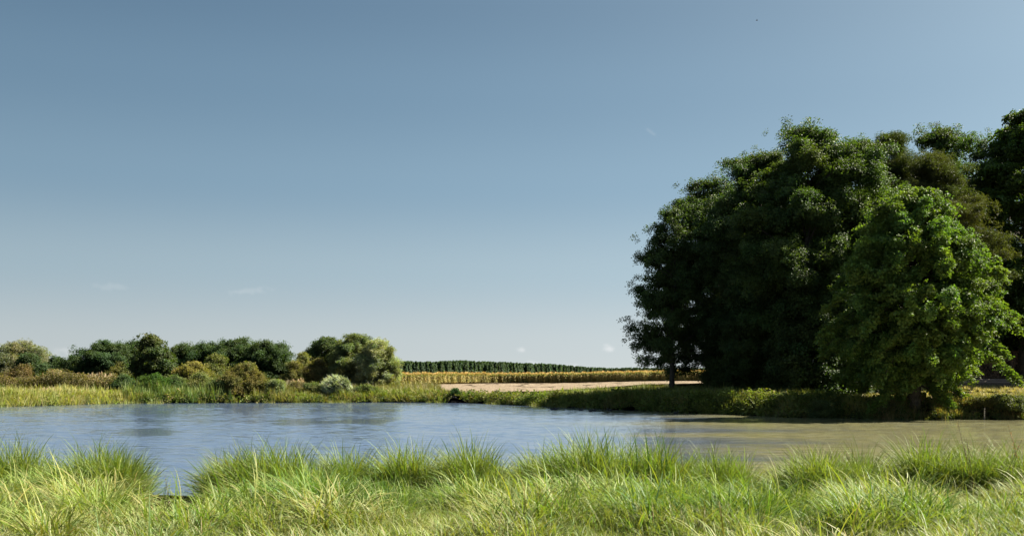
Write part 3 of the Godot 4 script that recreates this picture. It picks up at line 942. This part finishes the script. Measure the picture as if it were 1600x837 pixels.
func corn_and_forest() -> void:
	var g := Geo.new()
	var st := Color(0.30, 0.25, 0.09)
	for k in 12:
		var y := 0.25 + 1.7 * k / 12.0
		var a := k * PI + rr(-0.6, 0.6)
		var o := Vector3(cos(a), 0, sin(a))
		var s := Vector3(-sin(a), 0, cos(a)) * 0.055
		var col := Color(0.40, 0.345, 0.15) * rr(0.75, 1.25) if rng.randf() < 0.72 else Color(0.17, 0.19, 0.05)
		var p0 := Vector3(0, y, 0)
		var p1 := p0 + o * 0.28 + Vector3(0, 0.26, 0)
		var p2 := p1 + o * 0.30 + Vector3(0, -0.16, 0)
		var i0 := g.put(p0 - s, col)
		var i1 := g.put(p0 + s, col)
		var i2 := g.put(p1 - s, col)
		var i3 := g.put(p1 + s, col)
		var i4 := g.put(p2, col)
		g.tri(i0, i2, i3)
		g.tri(i0, i3, i1)
		g.tri(i2, i4, i3)
	for k in 6:
		var a := rr(0, TAU)
		var o := Vector3(cos(a), 0, sin(a))
		var i0 := g.put(Vector3(0, 1.95, 0) - o.cross(Vector3.UP) * 0.03, Color(0.42, 0.29, 0.12))
		var i1 := g.put(Vector3(0, 1.95, 0) + o.cross(Vector3.UP) * 0.03, Color(0.42, 0.29, 0.12))
		var i2 := g.put(Vector3(0, 2.35, 0) + o * 0.22, Color(0.42, 0.29, 0.12))
		g.tri(i0, i2, i1)
	for k in 2:
		var o := Vector3(0.022, 0, 0) if k == 0 else Vector3(0, 0, 0.022)
		var i0 := g.put(-o, st)
		var i1 := g.put(o, st)
		var i2 := g.put(Vector3(0, 2.2, 0), st)
		g.tri(i0, i2, i1)
	var maize := g.mesh()
	var w := []
	var t := []
	for k in 15000:
		var u := rr(590.0, 1420.0)
		var front := lerpf(165.0, 193.0, smoothstep(600.0, 800.0, u))
		var d := front + 26.0 * pow(rng.randf(), 1.6)
		d = front + snappedf(d - front, 0.75) + rr(-0.12, 0.12)
		var s := rr(0.76, 0.98) * (1.0 + 0.13 * bump.get_noise_1d(u * 0.9))
		w.append(Transform3D(Basis(Vector3.UP, rr(0, TAU)) * Basis.from_scale(Vector3(1.3, s, 1.3)), spot(u, d)))
		t.append(shift(Color(1, 1, 1), rr(0.85, 1.15), rr(-0.08, 0.08)))
	scatter("maize", maize, M.dry, w, t, self, "golden ripe maize standing along the far side of the field", "maize")

	# far pine wood
	var p := Geo.new()
	for k in 170:
		var y := pow(rng.randf(), 0.75)
		var hgt := 0.28 + 0.72 * y
		var rad := 0.20 * (1.05 - y) * (0.75 + 0.5 * absf(sin(y * 17.0))) + 0.012
		var a := rr(0, TAU)
		var c := Vector3(cos(a) * rad * sqrt(rng.randf()), hgt, sin(a) * rad * sqrt(rng.randf()))
		var n := (Vector3(cos(a), 0.7, sin(a)) + unit() * 0.6).normalized()
		var b := frame(n, rr(0, TAU), Vector3.ONE * 0.055 * rr(0.7, 1.3))
		var col := Color(1, 1, 1) * rr(0.75, 1.25)
		var i0 := p.put(c + b * Vector3(-1, 0, -0.5), col)
		var i1 := p.put(c + b * Vector3(1, 0.2, -0.6), col)
		var i2 := p.put(c + b * Vector3(0.2, -0.1, 1.1), col)
		p.tri(i0, i1, i2)
	for k in 2:
		var o := Vector3(0.012, 0, 0) if k == 0 else Vector3(0, 0, 0.012)
		var i0 := p.put(-o, Color(1.6, 1.1, 0.9))
		var i1 := p.put(o, Color(1.6, 1.1, 0.9))
		var i2 := p.put(Vector3(0, 0.95, 0), Color(1.6, 1.1, 0.9))
		p.tri(i0, i2, i1)
	var pine := p.mesh()
	w = []
	t = []
	for k in 8200:
		var u := rr(300.0, 1500.0)
		var d := lerpf(640.0, 1000.0, smoothstep(560.0, 1150.0, u)) + 46.0 * pow(rng.randf(), 0.8)
		var at := spot(u, d)
		var h := (row_y(567.0 + 9.0 * smoothstep(760.0, 1000.0, u) + 2.5 * bump.get_noise_1d(u * 0.05), d) - at.y) * rr(0.62, 1.10)
		w.append(Transform3D(Basis(Vector3.UP, rr(0, TAU)) * Basis.from_scale(Vector3(h, h, h) * Vector3(rr(0.85, 1.35), 1.0, 1.1)), at))
		t.append(shift(Color(0.056, 0.088, 0.040), rr(0.8, 1.2), rr(-0.1, 0.1)))
	scatter("pine_forest", pine, M.scrub, w, t, self, "far dark pine wood on the horizon behind the maize", "forest")

func blob(g: Geo, c: Vector3, r: Vector3, col: Color, lump: float, seed_: float) -> void:
	g.smooth = true
	var nr := 9
	var ns := 12
	var first := g.v.size()
	for i in nr + 1:
		var th := PI * i / nr
		for k in ns:
			var a := TAU * k / ns
			var o := Vector3(sin(th) * cos(a), cos(th), sin(th) * sin(a))
			var q := 1.0 + lump * bump.get_noise_3d(o.x * 6.0 + seed_, o.y * 6.0, o.z * 6.0)
			g.put(c + o * r * q, col, (o / r).normalized())
	for i in nr:
		for k in ns:
			var a := first + i * ns + k
			var b := first + i * ns + (k + 1) % ns
			g.tri(a, b, b + ns)
			g.tri(a, b + ns, a + ns)

func small_things() -> void:
	# coots on the water
	var rows := [[863, 640.0, 1.0, "leftmost coot of the swimming party, first of a close pair"], [869, 639.5, 1.0, "second coot of the leftmost close pair"], [908, 641.2, -1.0, "single coot swimming between the two close pairs"], [923, 642.8, 1.0, "coot nearest to the viewer, in the right-hand close pair"], [928.5, 642.0, 1.0, "coot just behind the nearest one in the right-hand close pair"], [953, 641.2, -1.0, "rightmost coot of the party, alone under the shaded bank"], [1056, 645.8, 1.0, "solitary coot in the dark reflection before the grove"]]
	var body := Geo.new()
	tube(body, [Vector3(-0.155, 0.055, 0), Vector3(-0.13, 0.05, 0), Vector3(-0.08, 0.042, 0), Vector3(0.0, 0.036, 0), Vector3(0.07, 0.042, 0), Vector3(0.105, 0.062, 0), Vector3(0.118, 0.098, 0), Vector3(0.122, 0.128, 0), Vector3(0.137, 0.140, 0), Vector3(0.156, 0.136, 0), Vector3(0.168, 0.132, 0)], [0.004, 0.024, 0.050, 0.058, 0.050, 0.036, 0.024, 0.026, 0.026, 0.018, 0.003], 10, Color(0.022, 0.022, 0.025))
	var bill := Geo.new()
	tube(bill, [Vector3(0.150, 0.150, 0), Vector3(0.168, 0.138, 0), Vector3(0.192, 0.126, 0)], [0.007, 0.011, 0.002], 6, Color(0.7, 0.68, 0.62))
	var wing := Geo.new()
	tube(wing, [Vector3(-0.14, 0.070, 0), Vector3(-0.08, 0.080, 0), Vector3(0.0, 0.080, 0), Vector3(0.06, 0.068, 0)], [0.004, 0.024, 0.030, 0.006], 8, Color(0.035, 0.033, 0.035))
	var bm := body.mesh()
	var lm := bill.mesh()
	var wm := wing.mesh()
	for a in rows:
		var d: float = EYE / ((a[1] - HOR) / F)
		var o := thing("coot", "small dark " + a[3], "bird", Vector3((a[0] - 800.0) / F * d, -0.005, -d), "coots swimming near the shaded bank")
		o.rotation.y = (0.0 if a[2] > 0 else PI) + rr(-0.4, 0.4)
		part("body", bm, M.plain, o)
		part("bill", lm, M.plain, o)
		for s in [-1.0, 1.0]:
			var wg := part("wing", wm, M.plain, o)
			wg.position = Vector3(0, 0, 0.030 * s)
	# a bird high in the sky
	var bd := 130.0
	var fly := thing("flying_bird", "tiny dark bird flying high in the sky above the grove", "bird", Vector3((1183.0 - 800.0) / F * bd, row_y(32.0, bd), -bd))
	var fb := Geo.new()
	tube(fb, [Vector3(-0.14, 0, 0), Vector3(-0.05, 0, 0), Vector3(0.05, 0.005, 0), Vector3(0.11, 0.015, 0), Vector3(0.15, 0.012, 0)], [0.012, 0.03, 0.034, 0.02, 0.003], 7, Color(0.05, 0.045, 0.045))
	part("body", fb.mesh(), M.plain, fly)
	for s in [-1.0, 1.0]:
		var wg := Geo.new()
		var c := Color(0.05, 0.045, 0.045)
		var i0 := wg.put(Vector3(0.06, 0.01, 0.02 * s), c)
		var i1 := wg.put(Vector3(-0.05, 0.01, 0.02 * s), c)
		var i2 := wg.put(Vector3(0.03, 0.10, 0.15 * s), c)
		var i3 := wg.put(Vector3(-0.05, 0.09, 0.14 * s), c)
		var i4 := wg.put(Vector3(-0.08, 0.06, 0.30 * s), c)
		wg.tri(i0, i2, i1)
		wg.tri(i1, i2, i3)
		wg.tri(i2, i4, i3)
		part("wing", wg.mesh(), M.plain, fly)
	# stones at the middle waterline
	for a in [[708.5, 83.0, 0.42, Vector3(0.15, 0.24, 0.13), 0.62, "small upright whitish stone on the middle waterline"], [714.0, 83.2, 0.40, Vector3(0.24, 0.20, 0.2), 0.22, "grey stone right beside the whitish stone on the waterline"], [705.2, 82.8, 0.30, Vector3(0.13, 0.07, 0.1), 0.40, "small pale flat stone left of the whitish stone"], [711.0, 82.7, 0.10, Vector3(0.62, 0.28, 0.3), 0.03, "large dark wet stone below the whitish stone"], [719.0, 82.6, 0.08, Vector3(0.42, 0.2, 0.3), 0.035, "dark wet stone at the right end of the waterline stones"]]:
		var g := Geo.new()
		var c: float = a[4]
		blob(g, Vector3.ZERO, a[3], Color(c, c * 0.97, c * 0.92), 0.7, a[0])
		var o := thing("stone", a[5], "stone", Vector3((a[0] - 800.0) / F * a[1], a[2], -a[1]), "stones at the middle waterline")
		part("body", g.mesh(), M.stone, o)
	# pale stake
	var sg := Geo.new()
	tube(sg, [Vector3(0, -0.4, 0), Vector3(0.01, 0.2, 0), Vector3(0.015, 0.58, 0.01), Vector3(0.015, 0.585, 0.01)], [0.032, 0.030, 0.026, 0.001], 7, Color(0.33, 0.29, 0.23))
	part("pole", sg.mesh(), M.stone, thing("stake", "thin pale wooden stake standing at the waterline beside the brambles", "stake", Vector3((1538.5 - 800.0) / F * 48.3, 0.0, -48.3)))
	# the board behind the lone tree
	var bp := spot(1369, 64.0)
	var board := thing("sign_board", "small pale blue-grey board on a post behind the hanging boughs of the lone tree", "sign", bp)
	var cb := BoxMesh.new()
	cb.size = Vector3(0.30, 0.36, 0.03)
	var blue := StandardMaterial3D.new()
	blue.albedo_color = Color(0.55, 0.62, 0.68)
	blue.roughness = 0.5
	var pb := part("panel", cb, blue, board)
	pb.position = Vector3(0, row_y(600, 64.0) - bp.y, 0.05)
	var cp := CylinderMesh.new()
	cp.top_radius = 0.03
	cp.bottom_radius = 0.03
	cp.height = row_y(600, 64.0) - bp.y + 0.35
	part("post", cp, M.bark, board).position = Vector3(0, cp.height * 0.5 - 0.2, 0)
	# woodpile at the right edge
	var d0 := 71.0
	var base := spot(1570, d0)
	var pile := thing("woodpile", "long dark stack of split firewood behind the lone tree at the right edge", "woodpile", base)
	var lg := Geo.new()
	var rx := 0.10
	for r in 15:
		var x := -3.4 + (0.1 if r % 2 else 0.0)
		while x < 5.6:
			var rad := rx * rr(0.75, 1.1)
			var c := Vector3(x, 0.10 + r * 0.165 + rr(-0.015, 0.015), 0)
			var zf := rr(0.0, 0.10)
			var col := Color(0.17, 0.105, 0.065) * rr(0.6, 1.5)
			var mid := lg.put(c + Vector3(0, 0, zf), col, Vector3(0, 0, 1))
			var ring := []
			var back := []
			for s in 7:
				var a := TAU * s / 7.0 + r
				var o := Vector3(cos(a), sin(a), 0) * rad * rr(0.85, 1.15)
				ring.append(lg.put(c + o + Vector3(0, 0, zf), col, Vector3(0, 0, 1)))
				back.append([lg.put(c + o + Vector3(0, 0, zf), col * 0.8, o.normalized()), lg.put(c + o + Vector3(0, 0, -0.5), col * 0.8, o.normalized())])
			for s in 7:
				var s2 := (s + 1) % 7
				lg.tri(mid, ring[s2], ring[s])
				lg.tri(back[s][0], back[s2][0], back[s2][1])
				lg.tri(back[s][0], back[s2][1], back[s][1])
			x += 0.2
	lg.smooth = true
	part("split_logs", lg.mesh(), M.stone, pile).set_meta("kind", "stuff")
	for k in 2:
		var pg := Geo.new()
		tube(pg, [Vector3(0, 0, 0), Vector3(0, 2.5, 0)], [0.06, 0.05], 6, Color(0.2, 0.17, 0.13))
		part("post", pg.mesh(), M.stone, pile).position = Vector3([-3.6, 5.8][k], 0, -0.1)
	# long poles lying before the woodpile
	var pr := [[1480, 1760, 594.5, 69.6, 0.10, "upper pale long log lying before the woodpile"], [1500, 1700, 598.0, 69.2, 0.09, "second pale long log lying below the upper one"], [1488, 1740, 602.0, 68.8, 0.08, "lowest darker long log lying on the dry grass before the woodpile"]]
	for a in pr:
		var x0: float = (a[0] - 800.0) / F * a[3]
		var x1: float = (a[1] - 800.0) / F * a[3]
		var y := maxf(row_y(a[2], a[3]), ground_h(x0, -a[3]) + a[4])
		var g := Geo.new()
		var half := (x1 - x0) * 0.5
		var pts := []
		var rad := []
		for k in 9:
			var tt := k / 8.0
			pts.append(Vector3(lerpf(-half, half, tt), 0.03 * sin(tt * 7.0), 0.04 * sin(tt * 4.0)))
			rad.append(a[4] * (1.1 - 0.3 * tt))
		pts.push_front(pts[0] - Vector3(0.002, 0, 0))
		rad.push_front(0.002)
		pts.append(pts[-1] + Vector3(0.002, 0, 0))
		rad.append(0.002)
		tube(g, pts, rad, 9, Color(0.36, 0.28, 0.24) if a[2] < 600.0 else Color(0.16, 0.13, 0.11))
		var o := thing("log", a[5], "log", Vector3((x0 + x1) * 0.5, y, -a[3]), "logs before the woodpile")
		part("trunk", g.mesh(), M.stone, o)

func near_h(x: float, z: float) -> float:
	return ground_h(x, z)

func near_grass() -> void:
	var wind := Vector3(-0.15, 0, 0.03)
	var tall := []
	var short := []
	for k in 4:
		tall.append(tuft(26, 0.13, 0.62, 0.0135, 0.8, 2.0, 0.07, wind, 7))
	for k in 3:
		short.append(tuft(30, 0.15, 0.33, 0.0125, 1.0, 1.9, 0.14, wind * 1.3, 6))
	var cols := [Color(0.10, 0.165, 0.042), Color(0.145, 0.215, 0.052), Color(0.19, 0.25, 0.064), Color(0.225, 0.265, 0.078), Color(0.25, 0.265, 0.10)]
	var lists := []
	var tints := []
	for k in 7:
		lists.append([])
		tints.append([])
	for k in 15000:
		var d := sqrt(rr(4.8 * 4.8, 17.2 * 17.2))
		var x := rr(-1.0, 1.0) * (0.54 * d + 2.6)
		var i := inside(x, -d)
		if i > -0.12:
			continue
		var y := ground_h(x, -d)
		var e := -i
		var f := patch.get_noise_2d(x * 5.0, d * 5.0)
		var g := patch.get_noise_2d(x * 1.7 + 90.0, d * 2.4)
		var near := smoothstep(11.0, 9.4, d + g * 2.5)
		var s := rr(0.75, 1.2) * clampf(0.88 + 1.25 * f, 0.45, 1.3)
		var which := rng.randi() % 4
		if rng.randf() < near * 0.98 or rng.randf() < 0.25:
			which = 4 + rng.randi() % 3
		if which < 4 and e < 3.2:
			s *= 0.84
		var uu := px_u(x, d)
		var gap := smoothstep(98.0, 42.0, absf(uu - 268.0)) * smoothstep(11.0, 12.4, d)
		if gap > 0.3:
			which = 4 + rng.randi() % 3
			s *= 0.62
			if rng.randf() < (0.97 if d > 12.9 and gap > 0.7 else 0.45):
				continue
		var tw := Vector3.UP + unit() * 0.22 + Vector3(0.25 * f, 0, 0.2 * g)
		lists[which].append(Transform3D(frame(tw, rr(0, TAU) if which > 3 else rr(-1.3, 1.3), Vector3(s, s, s)), Vector3(x, y, -d)))
		var col: Color = cols[clampi(int((g * 1.1 + 0.5 + rr(-0.35, 0.35)) * 5.0), 0, 4)]
		if which > 3:
			col = col.lerp(Color(0.30, 0.29, 0.15), 0.45)
		tints[which].append(shift(col, rr(0.82, 1.18), rr(-0.08, 0.10)))
	var whole := Node3D.new()
	whole.name = "grass"
	add_child(whole)
	whole.set_meta("kind", "stuff")
	whole.set_meta("label", "long wind-combed grass of the near bank in the foreground")
	whole.set_meta("category", "grass")
	for k in 7:
		scatter("long_blades" if k < 4 else "short_blades", (tall + short)[k], M.blade, lists[k], tints[k], whole)
	# thin pale flowering stalks standing over the blades
	var culm := tuft(5, 0.2, 0.95, 0.006, 0.35, 1.0, 0.85, wind * 2.2, 6)
	var cw := []
	var ct := []
	for k in 800:
		var d := sqrt(rr(9.5 * 9.5, 17.0 * 17.0))
		var x := rr(-1.0, 1.0) * (0.54 * d + 2.6)
		if inside(x, -d) > -0.2 or absf(px_u(x, d) - 272.0) < 40.0:
			continue
		var s := rr(0.6, 1.1)
		cw.append(Transform3D(frame(Vector3.UP + unit() * 0.3, rr(-1.5, 1.5), Vector3(s, s, s)), Vector3(x, ground_h(x, -d), -d)))
		ct.append(shift(Color(0.22, 0.24, 0.10), rr(0.8, 1.3), rr(-0.05, 0.1)))
	scatter("pale_stalks", culm, M.blade, cw, ct, whole)
	# sedge tussocks along the near waterline: column, top row, width, distance, shade, label
	var sedge := [tuft(36, 0.16, 1.0, 0.017, 0.55, 1.5, 0.08, wind * 1.6, 7), tuft(32, 0.14, 1.0, 0.0155, 0.8, 2.0, 0.10, wind, 7)]
	var rows := [
		[18, 690, 120, 15.6, 1.0, "tussock cut by the left edge of the photo"],
		[150, 692, 150, 14.6, 1.0, "humped tussock drooping over left of the gap of open water"],
		[186, 706, 60, 14.4, 1.0, "low tussock bordering the open water gap on its left"],
		[366, 708, 90, 15.6, 1.0, "dark tussock bordering the open water gap on its right"],
		[420, 694, 190, 15.2, 1.0, "large dark shaded tussock right of the open water gap"],
		[540, 702, 110, 15.8, 1.0, "airy tussock with fine tips right of the large dark one"],
		[640, 694, 120, 15.8, 1.0, "broad light green tussock left of the photo's middle"],
		[735, 690, 110, 15.6, 1.0, "upright light green tussock at the photo's middle"],
		[850, 702, 100, 15.8, 1.0, "low yellowish tussock before the tallest tussock"],
		[935, 674, 150, 15.2, 1.0, "tallest tussock, dark green with broad upright leaves"],
		[1020, 690, 110, 15.4, 1.0, "dark tussock leaning on the right of the tallest one"],
		[1125, 700, 110, 15.6, 1.0, "dark green tussock against the brown water"],
		[1275, 700, 110, 15.2, 1.0, "tussock with wispy left-blown tips right of a low stretch"],
		[1350, 706, 100, 15.4, 1.0, "plain green tussock before the lone tree's shadow"],
		[1450, 684, 90, 15.4, 1.0, "pointed dark tussock left of the purple flower spike"],
		[1520, 698, 90, 15.2, 1.0, "bright tussock at the foot of the purple flower spike"],
		[1590, 694, 110, 15.0, 1.0, "yellow-green tussock at the right edge around the pink seed stalk"]]
	for a in rows:
		var d: float = a[3]
		var at := spot(a[0], d)
		at.y = maxf(at.y, 0.03)
		var o := thing("sedge_tussock", "green grass " + a[5], "tussock", at, "grass tussocks along the near waterline")
		var h: float = row_y(a[1], d) - at.y
		var r: float = a[2] * 0.5 / F * d
		for v in 2:
			var w := []
			var t := []
			for k in 42:
				var q := unit() * sqrt(rng.randf()) * r
				var edge := Vector2(q.x, q.z).length() / maxf(r, 0.01)
				var s: float = h * rr(0.95, 1.3) * (1.12 - 0.35 * edge)
				var p := Vector3(q.x, -0.02, q.z * 0.8)
				p.y = maxf(ground_h(at.x + p.x, at.z + p.z), -0.05) - at.y
				var up := Vector3(q.x * 0.35 - 0.12, 1.0, q.z * 0.3) + unit() * 0.28
				w.append(Transform3D(frame(up, rr(-1.2, 1.2), Vector3(minf(s, 1.0), minf(s * 1.08, 1.5), minf(s, 1.0))), p))
				t.append(shift(Color(0.165, 0.215, 0.060), a[4] * rr(0.8, 1.2), rr(-0.1, 0.16)))
			scatter("blades", sedge[v], M.blade, w, t, o)
	# broad flag leaves standing out against the water, each a part
	var flag := thing("flag_plant", "broad dark sword-shaped leaves rising from the tallest tussock", "plant", spot(985, 15.0))
	for a in [[943, 662, 950, 720], [990, 670, 994, 726], [1007, 670, 1013, 722], [1022, 668, 1036, 726], [1033, 673, 1042, 722]]:
		var b := Vector3((a[2] - 800.0) / F * 15.0, row_y(a[3] + 30.0, 15.0), -15.0) - flag.position
		var tip := Vector3((a[0] - 800.0) / F * 15.0, row_y(a[1], 15.0), -15.0) - flag.position
		var g := Geo.new()
		var last := -1
		for k in 6:
			var f := k / 5.0
			var p := b.lerp(tip, f) + Vector3(0.03 * sin(f * PI), 0, 0.02 * f)
			var wd := 0.012 * (1.0 - pow(f, 2.5)) + 0.0006
			var i0 := g.put(p + Vector3(-wd, 0, 0), Color(0.07, 0.13, 0.03))
			g.put(p + Vector3(0, 0, 0.006), Color(0.07, 0.13, 0.03))
			g.put(p + Vector3(wd, 0, 0), Color(0.07, 0.13, 0.03))
			if last >= 0:
				for s in 2:
					g.tri(last + s, i0 + s, i0 + s + 1)
					g.tri(last + s, i0 + s + 1, last + s + 1)
			last = i0
		part("leaf", g.mesh(), M.blade, flag)
	# flower spikes
	spike("purple_loosestrife", "tall purple flower spike leaning left at the right of the near bank", [1511, 716], [1497, 660], 14.6, Color(0.16, 0.055, 0.11), 0.011, 60)
	spike("purple_loosestrife", "short dark purple flower spike right beside the tall one", [1514, 704], [1511, 684], 14.6, Color(0.10, 0.045, 0.06), 0.010, 24)
	spike("purple_loosestrife", "purple flower spike on the near edge of the open water gap", [264, 790], [257, 742], 13.2, Color(0.16, 0.06, 0.13), 0.010, 40)
	spike("purple_loosestrife", "brownish purple flower spike on the right flank of the tallest tussock", [1066, 720], [1061, 686], 14.8, Color(0.13, 0.06, 0.07), 0.010, 36)
	spike("seed_stalk", "pinkish brown branching seed stalk at the right edge", [1593, 724], [1576, 663], 14.4, Color(0.42, 0.24, 0.19), 0.026, 70)
	spike("seed_stalk", "small pinkish seed stalk leaning in from the right edge", [1588, 708], [1598, 686], 14.4, Color(0.40, 0.24, 0.22), 0.02, 26)

func spike(called: String, label: String, foot: Array, tip: Array, d: float, col: Color, spread: float, n: int) -> void:
	var a := Vector3((foot[0] - 800.0) / F * d, row_y(foot[1], d), -d)
	var b := Vector3((tip[0] - 800.0) / F * d, row_y(tip[1], d), -d)
	var root := a + (a - b).normalized() * 0.55
	var o := thing(called, label, "flower" if called.begins_with("purple") else "plant", root)
	var g := Geo.new()
	tube(g, [Vector3.ZERO, (a - root) * 0.6, a - root, b - root], [0.005, 0.004, 0.0035, 0.0015], 5, Color(0.10, 0.055, 0.04))
	part("stem", g.mesh(), M.plain, o)
	var f := Geo.new()
	for k in n:
		var t := rr(0.0, 1.0)
		var p := (a - root).lerp(b - root, t)
		var q := unit() * spread * (1.15 - 0.7 * t)
		var e := unit() * 0.006
		var i0 := f.put(p + q * 0.3, col * rr(0.7, 1.3))
		var i1 := f.put(p + q + e, col * rr(0.7, 1.3))
		var i2 := f.put(p + q - e + Vector3(0, 0.006, 0), col)
		f.tri(i0, i1, i2)
		f.tri(i0, i2, i1)
	part("blossoms" if called.begins_with("purple") else "seed_heads", f.mesh(), M.leaf, o)
